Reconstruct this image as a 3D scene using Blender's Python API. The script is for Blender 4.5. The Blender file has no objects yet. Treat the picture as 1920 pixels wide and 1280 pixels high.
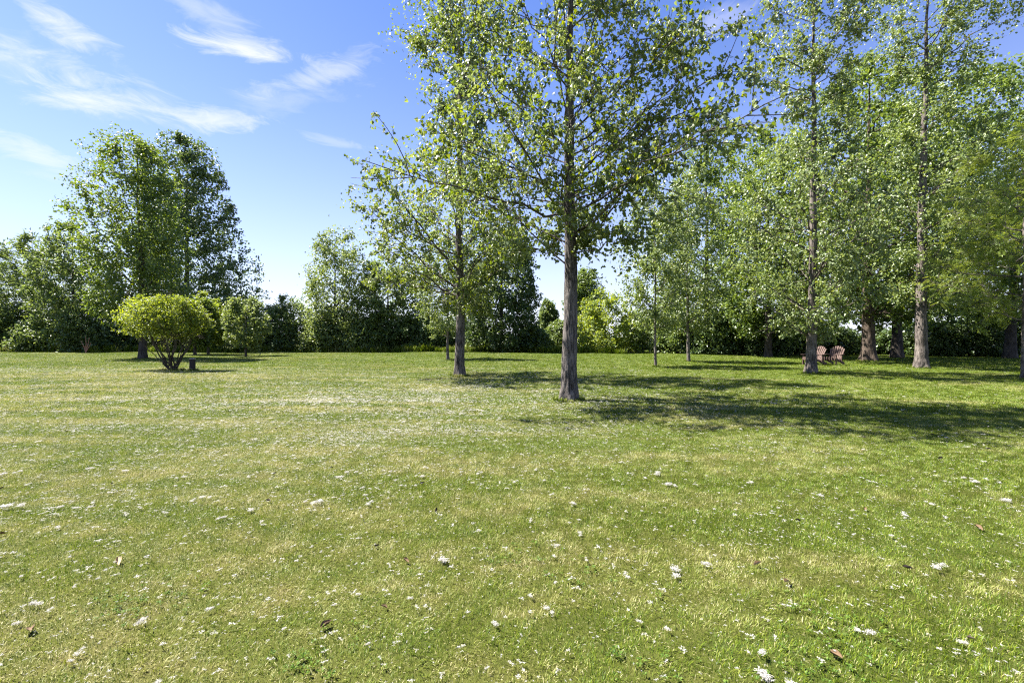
import bpy, math
import numpy as np
from mathutils import Vector
R_ = math.radians
sc = bpy.context.scene

# ------------------------------------------------------------------ camera
EYE = 1.5
FPX = 853.0            # focal length in photo pixels (1920 wide)
HOR = 632.0            # horizon row in the photo
cam_d = bpy.data.cameras.new('camera')
cam_d.lens = 16.0; cam_d.sensor_width = 36.0
cam_d.shift_y = -(640.0 - HOR) / 1920.0
cam_d.clip_start = 0.05; cam_d.clip_end = 6000
cam = bpy.data.objects.new('camera', cam_d)
sc.collection.objects.link(cam)
cam.location = (0, 0, EYE); cam.rotation_euler = (R_(90), 0, 0)
sc.camera = cam

# ------------------------------------------------------------------ light
SUN_EL = 57.0
SUN_DIR = Vector((-0.955, 0.297, 0))          # horizontal direction towards the sun
SUN_DIR.normalize()
to_sun = Vector((SUN_DIR.x*math.cos(R_(SUN_EL)), SUN_DIR.y*math.cos(R_(SUN_EL)), math.sin(R_(SUN_EL))))
sun_d = bpy.data.lights.new('sun', 'SUN')
sun_d.energy = 5.0; sun_d.angle = R_(0.53); sun_d.color = (1.0, 0.95, 0.86)
sun = bpy.data.objects.new('sun', sun_d); sc.collection.objects.link(sun)
sun.rotation_euler = (-to_sun).to_track_quat('-Z', 'Y').to_euler()
sun.location = (-20, 10, 40)

vs = sc.view_settings
vs.view_transform = 'Standard'; vs.look = 'None'; vs.gamma = 1.0; vs.use_curve_mapping = False
vs.exposure = 2.1
cy = sc.cycles
cy.max_bounces = 6; cy.diffuse_bounces = 3; cy.glossy_bounces = 2; cy.transmission_bounces = 4; cy.transparent_max_bounces = 4
cy.caustics_reflective = False; cy.caustics_refractive = False; cy.use_denoising = False
cy.pixel_filter_type = 'BLACKMAN_HARRIS'; cy.filter_width = 1.2

world = bpy.data.worlds.new('World'); sc.world = world; world.use_nodes = True
def build_world():
    nt = world.node_tree; N = nt.nodes; L = nt.links
    N.clear()
    out = N.new('ShaderNodeOutputWorld'); bg = N.new('ShaderNodeBackground')
    bg.inputs['Strength'].default_value = 0.061
    world.cycles.sampling_method = 'MANUAL'; world.cycles.sample_map_resolution = 512
    sky = N.new('ShaderNodeTexSky'); sky.sky_type = 'NISHITA'; sky.sun_disc = False
    sky.sun_elevation = R_(SUN_EL); sky.sun_rotation = math.atan2(SUN_DIR.x, SUN_DIR.y)
    sky.air_density = 1.0; sky.dust_density = 0.4; sky.ozone_density = 8.0; sky.altitude = 60
    def val(v):
        n = N.new('ShaderNodeValue'); n.outputs[0].default_value = v; return n.outputs[0]
    def M(op, a, b=None, c=None, clamp=False):
        n = N.new('ShaderNodeMath'); n.operation = op; n.use_clamp = clamp
        for i, v in enumerate((a, b, c)):
            if v is None: continue
            if isinstance(v, (int, float)): n.inputs[i].default_value = v
            else: L.new(v, n.inputs[i])
        return n.outputs[0]
    tc = N.new('ShaderNodeTexCoord'); sep = N.new('ShaderNodeSeparateXYZ')
    L.new(tc.outputs['Generated'], sep.inputs[0])
    x, y, z = sep.outputs
    az = M('ARCTAN2', x, y); el = M('ARCSINE', z)
    # cirrus sheet: project the direction on a high flat layer
    zc = M('MAXIMUM', z, 0.03)
    u = M('DIVIDE', x, M('ADD', zc, 0.12)); v = M('DIVIDE', y, M('ADD', zc, 0.12))
    cmb = N.new('ShaderNodeCombineXYZ'); L.new(u, cmb.inputs[0]); L.new(v, cmb.inputs[1])
    mp = N.new('ShaderNodeMapping'); mp.inputs['Rotation'].default_value = (0, 0, R_(-20)); mp.inputs['Scale'].default_value = (0.55, 1.5, 1)
    L.new(cmb.outputs[0], mp.inputs[0])
    def noise(vec, scale, detail, rough, dist):
        n = N.new('ShaderNodeTexNoise'); n.inputs['Scale'].default_value = scale; n.inputs['Detail'].default_value = detail
        n.inputs['Roughness'].default_value = rough; n.inputs['Distortion'].default_value = dist
        L.new(vec, n.inputs['Vector']); return n.outputs['Fac']
    fib = noise(mp.outputs[0], 3.2, 9, 0.62, 0.9)
    big = noise(mp.outputs[0], 0.8, 4, 0.5, 0.3)
    def smooth(x, a, b):
        n = N.new('ShaderNodeMapRange'); n.interpolation_type = 'SMOOTHSTEP'
        L.new(x, n.inputs[0]); n.inputs[1].default_value = a; n.inputs[2].default_value = b
        return n.outputs[0]
    general = M('MULTIPLY', smooth(M('ADD', M('MULTIPLY', fib, 0.6), M('MULTIPLY', big, 0.6)), 0.60, 0.9), 0.35)
    # the single wisps one can point at: azimuth, elevation, half sizes, tilt, weight (degrees)
    ang = N.new('ShaderNodeCombineXYZ'); L.new(az, ang.inputs[0]); L.new(el, ang.inputs[1])
    amp = N.new('ShaderNodeMapping'); amp.inputs['Scale'].default_value = (3.6, 11.0, 1); amp.inputs['Rotation'].default_value = (0, 0, R_(-14))
    L.new(ang.outputs[0], amp.inputs[0])
    wn = noise(amp.outputs[0], 3.0, 12, 0.68, 0.9)
    wn2 = noise(amp.outputs[0], 1.1, 3, 0.5, 0.2)
    def wisp(px, py, hw, hh, tilt, wt, rough=1.9):
        dx = (px-960)/FPX; dz = (HOR-py)/FPX
        a0 = math.atan(dx); e0 = math.atan2(dz, math.hypot(1, dx))
        k = 1/FPX/ (1+dx*dx)**0.5
        hw *= k; hh *= k
        da = M('SUBTRACT', az, a0); de = M('SUBTRACT', el, e0)
        ct, st = math.cos(R_(tilt)), math.sin(R_(tilt))
        p = M('ADD', M('MULTIPLY', da, ct), M('MULTIPLY', de, st))
        q = M('SUBTRACT', M('MULTIPLY', de, ct), M('MULTIPLY', da, st))
        r2 = M('ADD', M('POWER', M('DIVIDE', M('ABSOLUTE', p), hw), 2.0), M('POWER', M('DIVIDE', M('ABSOLUTE', q), hh), 2.0))
        f = M('SUBTRACT', 1.0, M('SQRT', r2))
        f = M('ADD', f, M('MULTIPLY', M('SUBTRACT', wn, 0.5), rough))
        f = M('ADD', f, M('MULTIPLY', M('SUBTRACT', wn2, 0.5), 0.8))
        return M('MULTIPLY', smooth(f, 0.0, 1.2), wt)
    tot = general
    for w in [(455, 90, 140, 26, 4, .95), (115, 50, 105, 42, -8, .8), (200, 185, 250, 72, -6, .8), (400, 225, 150, 42, 8, .75),
              (590, 150, 220, 40, 24, .55), (20, 95, 90, 55, 20, .6), (80, 300, 200, 55, -16, .65), (370, 15, 150, 34, -12, .4),
              (640, 270, 130, 20, -4, .38), (1345, 40, 95, 36, 8, .42), (60, 430, 150, 30, -12, .45), (540, 540, 160, 22, 4, .45),
              (600, 462, 55, 12, -12, .4), (250, 400, 260, 30, -10, .3),
              (220, 195, 340, 95, -5, .5, 1.3), (540, 185, 270, 60, 20, .34, 1.3), (40, 120, 190, 120, 0, .4, 1.3), (90, 330, 270, 80, -10, .45, 1.3)]:
        tot = M('MAXIMUM', tot, wisp(*w))
    hz = M('MULTIPLY', M('POWER', M('SUBTRACT', 1.0, M('MAXIMUM', z, 0.0), clamp=True), 3.6), 0.92)
    tot = M('MAXIMUM', tot, hz)
    tot = M('MULTIPLY', tot, smooth(z, -0.02, 0.02))
    mx = N.new('ShaderNodeMix'); mx.data_type = 'RGBA'
    L.new(tot, mx.inputs['Factor']); hs = N.new('ShaderNodeHueSaturation'); hs.inputs['Hue'].default_value = .514; hs.inputs['Saturation'].default_value = 1.1; hs.inputs['Value'].default_value = .95
    L.new(sky.outputs[0], hs.inputs['Color']); L.new(hs.outputs[0], mx.inputs['A'])
    mx.inputs['B'].default_value = (4.2, 4.3, 5.1, 1)
    L.new(mx.outputs['Result'], bg.inputs['Color']); L.new(bg.outputs[0], out.inputs[0])
build_world()

# ------------------------------------------------------------------ helpers
C = sc.collection
RNG = np.random.default_rng(7)

def link(o, parent=None):
    C.objects.link(o)
    if parent is not None: o.parent = parent
    return o
def tag(o, label=None, cat=None, group=None, kind=None):
    if label: o['label'] = label
    if cat: o['category'] = cat
    if group: o['group'] = group
    if kind: o['kind'] = kind
    return o
def empty(name, loc, label, cat, group=None, rz=0):
    o = bpy.data.objects.new(name, None); o.empty_display_size = .3
    o.location = loc; o.rotation_euler = (0, 0, rz); C.objects.link(o)
    return tag(o, label, cat, group)

def mesh(name, V, faces, mat=None, smooth=False, attrs=None):
    """faces: list of int arrays (M,k)"""
    me = bpy.data.meshes.new(name)
    V = np.ascontiguousarray(V, np.float32).reshape(-1, 3)
    faces = [np.asarray(f, np.int32) for f in faces if len(f)]
    loops = np.concatenate([f.ravel() for f in faces])
    starts = []; n = 0
    for f in faces:
        k = f.shape[1]; starts.append(n + np.arange(len(f))*k); n += f.size
    starts = np.concatenate(starts).astype(np.int32)
    me.vertices.add(len(V)); me.vertices.foreach_set('co', V.ravel())
    me.loops.add(len(loops)); me.loops.foreach_set('vertex_index', loops.astype(np.int32))
    me.polygons.add(len(starts)); me.polygons.foreach_set('loop_start', starts)
    me.polygons.foreach_set('use_smooth', np.full(len(starts), smooth, bool))
    for k, v in (attrs or {}).items():
        a = me.attributes.new(k, 'FLOAT', 'FACE'); a.data.foreach_set('value', np.asarray(v, np.float32))
    me.update(calc_edges=True)
    if mat: me.materials.append(mat)
    return me
def obj(name, me, parent=None, **kw):
    o = bpy.data.objects.new(name, me); link(o, parent)
    return tag(o, **kw)

def tubes(P, Rr, S, cap=False):
    """P (N,K,3) paths, Rr (N,K) radii -> verts, quads"""
    P = np.asarray(P, float); N_, K, _ = P.shape
    T = np.gradient(P, axis=1); T /= np.linalg.norm(T, axis=2, keepdims=True) + 1e-9
    ref = np.zeros_like(T); ref[..., 0] = 1
    vert = np.abs(T[:, :1, 0]) > 0.9
    ref[vert.repeat(K, 1)] = (0, 1, 0)
    n = np.cross(T, ref); n /= np.linalg.norm(n, axis=2, keepdims=True) + 1e-9
    b = np.cross(T, n)
    a = np.arange(S)*2*math.pi/S
    V = P[:, :, None] + Rr[..., None, None]*(np.cos(a)[None, None, :, None]*n[:, :, None] + np.sin(a)[None, None, :, None]*b[:, :, None])
    i = np.arange(N_)[:, None, None]*K*S; k = np.arange(K-1)[None, :, None]*S; s = np.arange(S)[None, None]; s2 = (s+1) % S
    F = np.stack([i+k+s, i+k+s2, i+k+S+s2, i+k+S+s], -1).reshape(-1, 4)
    return V.reshape(-1, 3), F
def join(parts):
    Vs, Fs, n = [], [], 0
    for V, F in parts:
        Vs.append(V); Fs.append(F+n); n += len(V)
    return np.concatenate(Vs), np.concatenate(Fs)
def box(c, s, rot=None):
    v = np.array([[x, y, z] for x in (-.5, .5) for y in (-.5, .5) for z in (-.5, .5)])*np.array(s)
    if rot is not None: v = v @ np.array(rot).T
    f = np.array([[0, 1, 3, 2], [4, 6, 7, 5], [0, 4, 5, 1], [2, 3, 7, 6], [0, 2, 6, 4], [1, 5, 7, 3]])
    return v + np.array(c), f

# gentle lie of the land
def height(x, y):
    x = np.asarray(x, float); y = np.asarray(y, float)
    left = 1/(1+np.exp((x+7.5)/1.6))
    h = 0.13*np.exp(-((y-17.2+0.10*(x+14))/2.6)**2)*left
    h = h + 0.022*np.sin(x*.42+1.3)*np.sin(y*.36+.4) + 0.014*np.sin(x*.9+y*.5) + 0.03*np.sin(x*.13-2+y*.08)*np.clip((y-4)/8, 0, 1)
    near = np.clip((np.hypot(x, y)-1)/5, 0, 1)
    far = np.clip((90-np.hypot(x, y))/30, 0, 1)
    return h*near*far
def ground_at(px, d):
    x = (px-960)/FPX*d
    return np.array([x, d, float(height(x, d))])
def photo_ground(px, py):
    return ground_at(px, FPX*EYE/(py-HOR))

# ------------------------------------------------------------------ materials
def new_mat(name):
    m = bpy.data.materials.new(name); m.use_nodes = True
    nt = m.node_tree; nt.nodes.clear()
    out = nt.nodes.new('ShaderNodeOutputMaterial')
    return m, nt, out
def ramp(nt, fac, stops):
    n = nt.nodes.new('ShaderNodeValToRGB'); e = n.color_ramp.elements
    while len(e) < len(stops): e.new(0.5)
    for el, (p, c) in zip(e, stops): el.position = p; el.color = (*c, 1)
    nt.links.new(fac, n.inputs[0]); return n.outputs[0]
def tex_noise(nt, vec, scale, detail=4, rough=.55, dist=0):
    n = nt.nodes.new('ShaderNodeTexNoise')
    n.inputs['Scale'].default_value = scale; n.inputs['Detail'].default_value = detail
    n.inputs['Roughness'].default_value = rough; n.inputs['Distortion'].default_value = dist
    if vec is not None: nt.links.new(vec, n.inputs['Vector'])
    return n.outputs['Fac']
def mth(nt, op, a, b=None, clamp=False):
    n = nt.nodes.new('ShaderNodeMath'); n.operation = op; n.use_clamp = clamp
    for i, v in enumerate((a, b)):
        if v is None: continue
        if isinstance(v, (int, float)): n.inputs[i].default_value = v
        else: nt.links.new(v, n.inputs[i])
    return n.outputs[0]
def mixc(nt, f, a, b):
    n = nt.nodes.new('ShaderNodeMix'); n.data_type = 'RGBA'
    for s, v in (('Factor', f), ('A', a), ('B', b)):
        if isinstance(v, (int, float)): n.inputs[s].default_value = v
        elif isinstance(v, tuple): n.inputs[s].default_value = (*v, 1)
        else: nt.links.new(v, n.inputs[s])
    return n.outputs['Result']

def leaf_mat(name, dark, mid, light, under, trans=0.35, gloss=0.42, spec=0.5):
    m, nt, out = new_mat(name); L = nt.links
    at = nt.nodes.new('ShaderNodeAttribute'); at.attribute_name = 'rnd'
    geo = nt.nodes.new('ShaderNodeNewGeometry')
    ms = tex_noise(nt, geo.outputs['Position'], .9, 3, .6)
    fac = mth(nt, 'ADD', at.outputs['Fac'], mth(nt, 'MULTIPLY', mth(nt, 'SUBTRACT', ms, .5), 1.1), clamp=True)
    col = ramp(nt, fac, [(0, dark), (.5, mid), (1, light)])
    col = mixc(nt, geo.outputs['Backfacing'], col, mixc(nt, 0.6, col, under))
    pb = nt.nodes.new('ShaderNodeBsdfPrincipled')
    L.new(col, pb.inputs['Base Color']); pb.inputs['Roughness'].default_value = gloss
    pb.inputs['Specular IOR Level'].default_value = spec
    tr = nt.nodes.new('ShaderNodeBsdfTranslucent')
    hs = nt.nodes.new('ShaderNodeHueSaturation'); hs.inputs['Hue'].default_value = .475; hs.inputs['Saturation'].default_value = 1.15; hs.inputs['Value'].default_value = 1.7
    L.new(col, hs.inputs['Color']); L.new(hs.outputs[0], tr.inputs['Color'])
    mx = nt.nodes.new('ShaderNodeMixShader'); mx.inputs[0].default_value = trans
    L.new(pb.outputs[0], mx.inputs[1]); L.new(tr.outputs[0], mx.inputs[2]); L.new(mx.outputs[0], out.inputs[0])
    return m
def bark_mat(name, dark, light, scale=14.0, bump=.6, stretch=.18):
    m, nt, out = new_mat(name); L = nt.links
    tc = nt.nodes.new('ShaderNodeTexCoord'); mp = nt.nodes.new('ShaderNodeMapping'); mp.inputs['Scale'].default_value = (1, 1, stretch)
    L.new(tc.outputs['Object'], mp.inputs[0])
    n1 = tex_noise(nt, mp.outputs[0], scale, 6, .65, .4); n2 = tex_noise(nt, tc.outputs['Object'], 2.3, 4)
    n3 = tex_noise(nt, tc.outputs['Object'], 60, 3)
    f = mth(nt, 'ADD', mth(nt, 'MULTIPLY', n1, .75), mth(nt, 'MULTIPLY', n2, .3))
    f = mth(nt, 'ADD', f, mth(nt, 'MULTIPLY', mth(nt, 'SUBTRACT', n3, .5), .3))
    col = ramp(nt, f, [(.40, dark), (.50, tuple(a*.6+b*.4 for a, b in zip(dark, light))), (.62, light)])
    pb = nt.nodes.new('ShaderNodeBsdfPrincipled'); L.new(col, pb.inputs['Base Color']); pb.inputs['Roughness'].default_value = .92
    pb.inputs['Specular IOR Level'].default_value = .2
    bp = nt.nodes.new('ShaderNodeBump'); bp.inputs['Strength'].default_value = bump; bp.inputs['Distance'].default_value = .03
    L.new(f, bp.inputs['Height']); L.new(bp.outputs[0], pb.inputs['Normal']); L.new(pb.outputs[0], out.inputs[0])
    return m
def plain_mat(name, col, rough=.7, var=.25, scale=12):
    m, nt, out = new_mat(name); L = nt.links
    tc = nt.nodes.new('ShaderNodeTexCoord')
    n = tex_noise(nt, tc.outputs['Object'], scale, 5)
    c = ramp(nt, n, [(.3, tuple(v*(1-var) for v in col)), (.7, tuple(min(1, v*(1+var)) for v in col))])
    pb = nt.nodes.new('ShaderNodeBsdfPrincipled'); L.new(c, pb.inputs['Base Color']); pb.inputs['Roughness'].default_value = rough
    L.new(pb.outputs[0], out.inputs[0]); return m

LM = {
 'poplar': leaf_mat('poplar_leaf', (.050, .090, .014), (.090, .145, .020), (.17, .21, .028), (.17, .22, .09), .42, .46, .8),
 'silver': leaf_mat('pale_poplar_leaf', (.065, .110, .022), (.118, .178, .034), (.20, .25, .055), (.21, .27, .11), .36, .46, .9),
 'maple':  leaf_mat('maple_leaf', (.046, .092, .014), (.092, .152, .022), (.16, .22, .032), (.11, .16, .05), .40, .48, .7),
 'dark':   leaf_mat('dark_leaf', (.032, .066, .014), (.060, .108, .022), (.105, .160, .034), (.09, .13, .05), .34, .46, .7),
 'hedge':  leaf_mat('hedge_leaf', (.050, .092, .018), (.095, .150, .030), (.165, .225, .048), (.13, .18, .07), .38, .46, .75),
 'yellow': leaf_mat('yellow_green_leaf', (.08, .14, .018), (.14, .205, .028), (.24, .30, .042), (.2, .25, .06), .42, .5, .6),
 'locust': leaf_mat('feathery_leaf', (.09, .15, .018), (.155, .225, .028), (.24, .30, .042), (.17, .22, .06), .42, .46, .6),
}
BARK = bark_mat('furrowed_bark', (.011, .0095, .009), (.185, .162, .148), 26, 1.0, .13)
BARK_OLD = bark_mat('old_brown_bark', (.022, .017, .014), (.15, .115, .09), 16, .9)
BARK_MID = bark_mat('grey_brown_bark', (.028, .023, .021), (.205, .175, .155), 20, 1.0)
BARK_PALE = bark_mat('pale_bark', (.045, .037, .032), (.21, .18, .16), 12, .5, .35)
BARK_DARK = bark_mat('dark_bark', (.025, .021, .018), (.10, .085, .072), 14, .6)

# ------------------------------------------------------------------ lawn
def lawn_colour(nt, blade=None):
    """world-position colour of the turf, with thin dry patches and mowing streaks"""
    L = nt.links
    geo = nt.nodes.new('ShaderNodeNewGeometry'); pos = geo.outputs['Position']
    mp = nt.nodes.new('ShaderNodeMapping'); mp.inputs['Rotation'].default_value = (0, 0, R_(-24)); mp.inputs['Scale'].default_value = (.16, 1.25, 0)
    wn = nt.nodes.new('ShaderNodeTexNoise'); wn.inputs['Scale'].default_value = .16; wn.inputs['Detail'].default_value = 2; L.new(pos, wn.inputs['Vector'])
    va = nt.nodes.new('ShaderNodeVectorMath'); va.operation = 'MULTIPLY_ADD'
    L.new(wn.outputs['Color'], va.inputs[0]); va.inputs[1].default_value = (2.6, 2.6, 0); L.new(pos, va.inputs[2])
    L.new(va.outputs[0], mp.inputs[0])
    streak = tex_noise(nt, mp.outputs[0], 1.0, 5, .6, .2)
    patch = tex_noise(nt, pos, .38, 5, .6, .3)
    fine = tex_noise(nt, pos, 3.2, 4, .65)
    f = mth(nt, 'ADD', mth(nt, 'MULTIPLY', streak, .66), mth(nt, 'MULTIPLY', patch, .40))
    f = mth(nt, 'ADD', f, mth(nt, 'MULTIPLY', mth(nt, 'SUBTRACT', fine, .5), .42))
    sx = nt.nodes.new('ShaderNodeSeparateXYZ'); L.new(pos, sx.inputs[0])
    # the left of the lawn is drier than the right
    mr = nt.nodes.new('ShaderNodeMapRange'); L.new(sx.outputs[0], mr.inputs[0])
    mr.inputs[1].default_value = -12; mr.inputs[2].default_value = 9; mr.inputs[3].default_value = .045; mr.inputs[4].default_value = -.06
    f = mth(nt, 'ADD', f, mr.outputs[0])
    # the far lawn is greener and less dry than the near part
    m2 = nt.nodes.new('ShaderNodeMapRange'); L.new(sx.outputs[1], m2.inputs[0])
    m2.inputs[1].default_value = 16; m2.inputs[2].default_value = 26; m2.inputs[3].default_value = 0; m2.inputs[4].default_value = -.09
    f = mth(nt, 'ADD', f, m2.outputs[0])
    return f
def make_lawn():
    m, nt, out = new_mat('grass_blade'); L = nt.links
    f = lawn_colour(nt)
    at = nt.nodes.new('ShaderNodeAttribute'); at.attribute_name = 'rnd'; at.attribute_type = 'GEOMETRY'
    green = ramp(nt, at.outputs['Fac'], [(0, (.038, .086, .003)), (.5, (.112, .172, .006)), (.85, (.225, .270, .014)), (.89, (.36, .33, .12)), (1, (.58, .53, .30))])
    dry = ramp(nt, at.outputs['Fac'], [(0, (.10, .14, .010)), (.35, (.20, .225, .022)), (.58, (.36, .33, .11)), (1, (.68, .61, .38))])
    ff = nt.nodes.new('ShaderNodeMapRange'); ff.interpolation_type = 'SMOOTHSTEP'; L.new(f, ff.inputs[0]); ff.inputs[1].default_value = .46; ff.inputs[2].default_value = .65
    ff.inputs[4].default_value = .95
    col = mixc(nt, ff.outputs[0], green, dry)
    pb = nt.nodes.new('ShaderNodeBsdfPrincipled'); L.new(col, pb.inputs['Base Color']); pb.inputs['Roughness'].default_value = .5
    pb.inputs['Specular IOR Level'].default_value = .35
    tr = nt.nodes.new('ShaderNodeBsdfTranslucent'); L.new(col, tr.inputs['Color'])
    mx = nt.nodes.new('ShaderNodeMixShader'); mx.inputs[0].default_value = .35
    L.new(pb.outputs[0], mx.inputs[1]); L.new(tr.outputs[0], mx.inputs[2]); L.new(mx.outputs[0], out.inputs[0])
    g, nt, out = new_mat('turf'); L = nt.links
    f = lawn_colour(nt)
    col = ramp(nt, f, [(.40, (.040, .055, .006)), (.56, (.065, .070, .012)), (.72, (.12, .10, .04))])
    geo = nt.nodes.new('ShaderNodeNewGeometry')
    sp = tex_noise(nt, geo.outputs['Position'], 55, 3, .7)
    col = mixc(nt, mth(nt, 'MULTIPLY', sp, .55), col, (.055, .06, .02))
    pb = nt.nodes.new('ShaderNodeBsdfPrincipled'); L.new(col, pb.inputs['Base Color']); pb.inputs['Roughness'].default_value = .95
    pb.inputs['Specular IOR Level'].default_value = .1
    bp = nt.nodes.new('ShaderNodeBump'); bp.inputs['Strength'].default_value = .8; bp.inputs['Distance'].default_value = .02
    L.new(sp, bp.inputs['Height']); L.new(bp.outputs[0], pb.inputs['Normal']); L.new(pb.outputs[0], out.inputs[0])
    return m, g
GRASS, TURF = make_lawn()

def axis(lim, fine, step):
    inner = np.arange(-lim, lim+1e-6, fine)
    outer = []; v = lim
    while v < 2500: v *= 1.35; outer.append(v)
    return np.concatenate([-np.array(outer[::-1]), inner, np.array(outer)])
gx = axis(70, 1.0, 0); gy = axis(70, 1.0, 0)
X, Y = np.meshgrid(gx, gy); Z = height(X, Y)
n1, n0 = X.shape
idx = np.arange(n1*n0).reshape(n1, n0)
GF = np.stack([idx[:-1, :-1], idx[:-1, 1:], idx[1:, 1:], idx[1:, :-1]], -1).reshape(-1, 4)
obj('ground', mesh('ground', np.stack([X, Y, Z], -1), [GF], TURF, True), kind='structure')

def scatter(name, label, cat, pts, rot, scl, ids, sources):
    """one object that instances small source meshes on points (stuff nobody could count)"""
    col = bpy.data.collections.new(name+'_pieces')
    for i, s in enumerate(sources):
        o = bpy.data.objects.new('piece_%02d' % i, s); col.objects.link(o)
    me = bpy.data.meshes.new(name)
    me.vertices.add(len(pts)); me.vertices.foreach_set('co', np.asarray(pts, np.float32).ravel())
    a = me.attributes.new('rot', 'FLOAT_VECTOR', 'POINT'); a.data.foreach_set('vector', np.asarray(rot, np.float32).ravel())
    a = me.attributes.new('scl', 'FLOAT_VECTOR', 'POINT'); a.data.foreach_set('vector', np.asarray(scl, np.float32).ravel())
    a = me.attributes.new('pick', 'INT', 'POINT'); a.data.foreach_set('value', np.asarray(ids, np.int32))
    me.update()
    o = obj(name, me, label=label, cat=cat, kind='stuff')
    ng = bpy.data.node_groups.new(name, 'GeometryNodeTree')
    ng.interface.new_socket('Geometry', in_out='INPUT', socket_type='NodeSocketGeometry')
    ng.interface.new_socket('Geometry', in_out='OUTPUT', socket_type='NodeSocketGeometry')
    N, L = ng.nodes, ng.links
    gi = N.new('NodeGroupInput'); go = N.new('NodeGroupOutput')
    mp = N.new('GeometryNodeMeshToPoints'); iop = N.new('GeometryNodeInstanceOnPoints'); ci = N.new('GeometryNodeCollectionInfo')
    ci.inputs['Collection'].default_value = col; ci.inputs['Separate Children'].default_value = True; ci.inputs['Reset Children'].default_value = True
    def na(nm, tp):
        n = N.new('GeometryNodeInputNamedAttribute'); n.data_type = tp; n.inputs['Name'].default_value = nm; return n.outputs['Attribute']
    L.new(gi.outputs[0], mp.inputs['Mesh']); L.new(mp.outputs[0], iop.inputs['Points']); L.new(ci.outputs[0], iop.inputs['Instance'])
    iop.inputs['Pick Instance'].default_value = True
    L.new(na('pick', 'INT'), iop.inputs['Instance Index'])
    L.new(na('rot', 'FLOAT_VECTOR'), iop.inputs['Rotation'])
    L.new(na('scl', 'FLOAT_VECTOR'), iop.inputs['Scale'])
    L.new(iop.outputs[0], go.inputs[0])
    md = o.modifiers.new('scatter', 'NODES'); md.node_group = ng
    return o

def grass_tile(rng, n, size, w0, h0, h1):
    base = np.concatenate([(rng.random((n, 2))-.5)*size, np.zeros((n, 1))], 1)
    # blades gather in small tufts that lean together
    cell = size/11
    key = (np.floor(base[:, 0]/cell)*131+np.floor((base[:, 1]+base[:, 0]*.4)/cell)*17).astype(int)
    tl = rng.random(5000)*2*math.pi
    lean_az = tl[key % 5000] + rng.normal(0, .9, n)
    rnd = rng.random(n)
    lean = np.clip(rng.normal(.72, .36, n), .05, 1.5)
    hgt = rng.uniform(h0, h1, n)
    straw = rnd > .86
    lean[straw] = np.clip(lean[straw]+.45, 0, 1.5); hgt[straw] *= .75
    d = np.stack([np.cos(lean_az), np.sin(lean_az), np.zeros(n)], -1)
    side = np.stack([-d[:, 1], d[:, 0], np.zeros(n)], -1)
    tw = rng.normal(0, .5, n)[:, None]
    side = side*np.cos(tw) + np.array([0, 0, 1.])*np.sin(tw)*.6
    w = (w0*rng.uniform(.6, 1.4, n))[:, None]
    up = np.array([0, 0, 1.])
    l1 = lean*.6; l2 = np.clip(lean*1.25, 0, 1.65)
    mid = base + (d*np.sin(l1)[:, None] + up*np.cos(l1)[:, None])*hgt[:, None]*.5
    tip = mid + (d*np.sin(l2)[:, None] + up*np.cos(l2)[:, None])*hgt[:, None]*.5
    V = np.stack([base-side*w*.5, base+side*w*.5, mid+side*w*.45, mid-side*w*.45, tip], 1)
    i = np.arange(n)[:, None]*5
    return mesh('grass_blades', V, [i+np.array([[0, 1, 2, 3]]), i+np.array([[3, 2, 4]])], GRASS, False, {'rnd': np.concatenate([rnd, rnd])})
rg = np.random.default_rng(3)
src = [grass_tile(rg, 13000, 1.0, .0023, .014, .048) for _ in range(6)] + [grass_tile(rg, 9500, 1.5, .0055, .022, .060) for _ in range(5)] \
    + [grass_tile(rg, 8000, 3.0, .013, .03, .07) for _ in range(4)]
pts, ids, scl, rot = [], [], [], []
def put(x, y, lo, hi):
    e = .4
    gx_ = float(height(x+e, y)-height(x-e, y))/(2*e); gy_ = float(height(x, y+e)-height(x, y-e))/(2*e)
    q = Vector((-gx_, -gy_, 1)).to_track_quat('Z', 'Y')
    from mathutils import Quaternion
    # keep the tile square to its cell before turning it by quarter turns
    q = Vector((0, 0, 1)).rotation_difference(Vector((-gx_, -gy_, 1)).normalized()) @ Quaternion((0, 0, 1), rg.integers(4)*math.pi/2)
    eu = q.to_euler('XYZ')
    pts.append((x, y, float(height(x, y))-.003)); ids.append(rg.integers(lo, hi)); rot.append((eu.x, eu.y, eu.z)); scl.append((1, 1, rg.uniform(.85, 1.15)))
for cy_ in np.arange(-1.5, 57, 3.0):
    for cx_ in np.arange(-90, 90.1, 3.0):
        if abs(cx_) > 1.45*max(cy_, 0)+5: continue
        if cy_ < 8:
            for a_ in (-1, 0, 1):
                for b_ in (-1, 0, 1): put(cx_+a_, cy_+b_, 0, 6)
        elif cy_ < 20:
            for a_ in (-.75, .75):
                for b_ in (-.75, .75): put(cx_+a_, cy_+b_, 6, 11)
        else: put(cx_, cy_, 11, 15)
scatter('lawn_grass', 'short mown grass with dry straw patches covering the lawn', 'grass', pts, rot, scl, ids, src)

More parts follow.
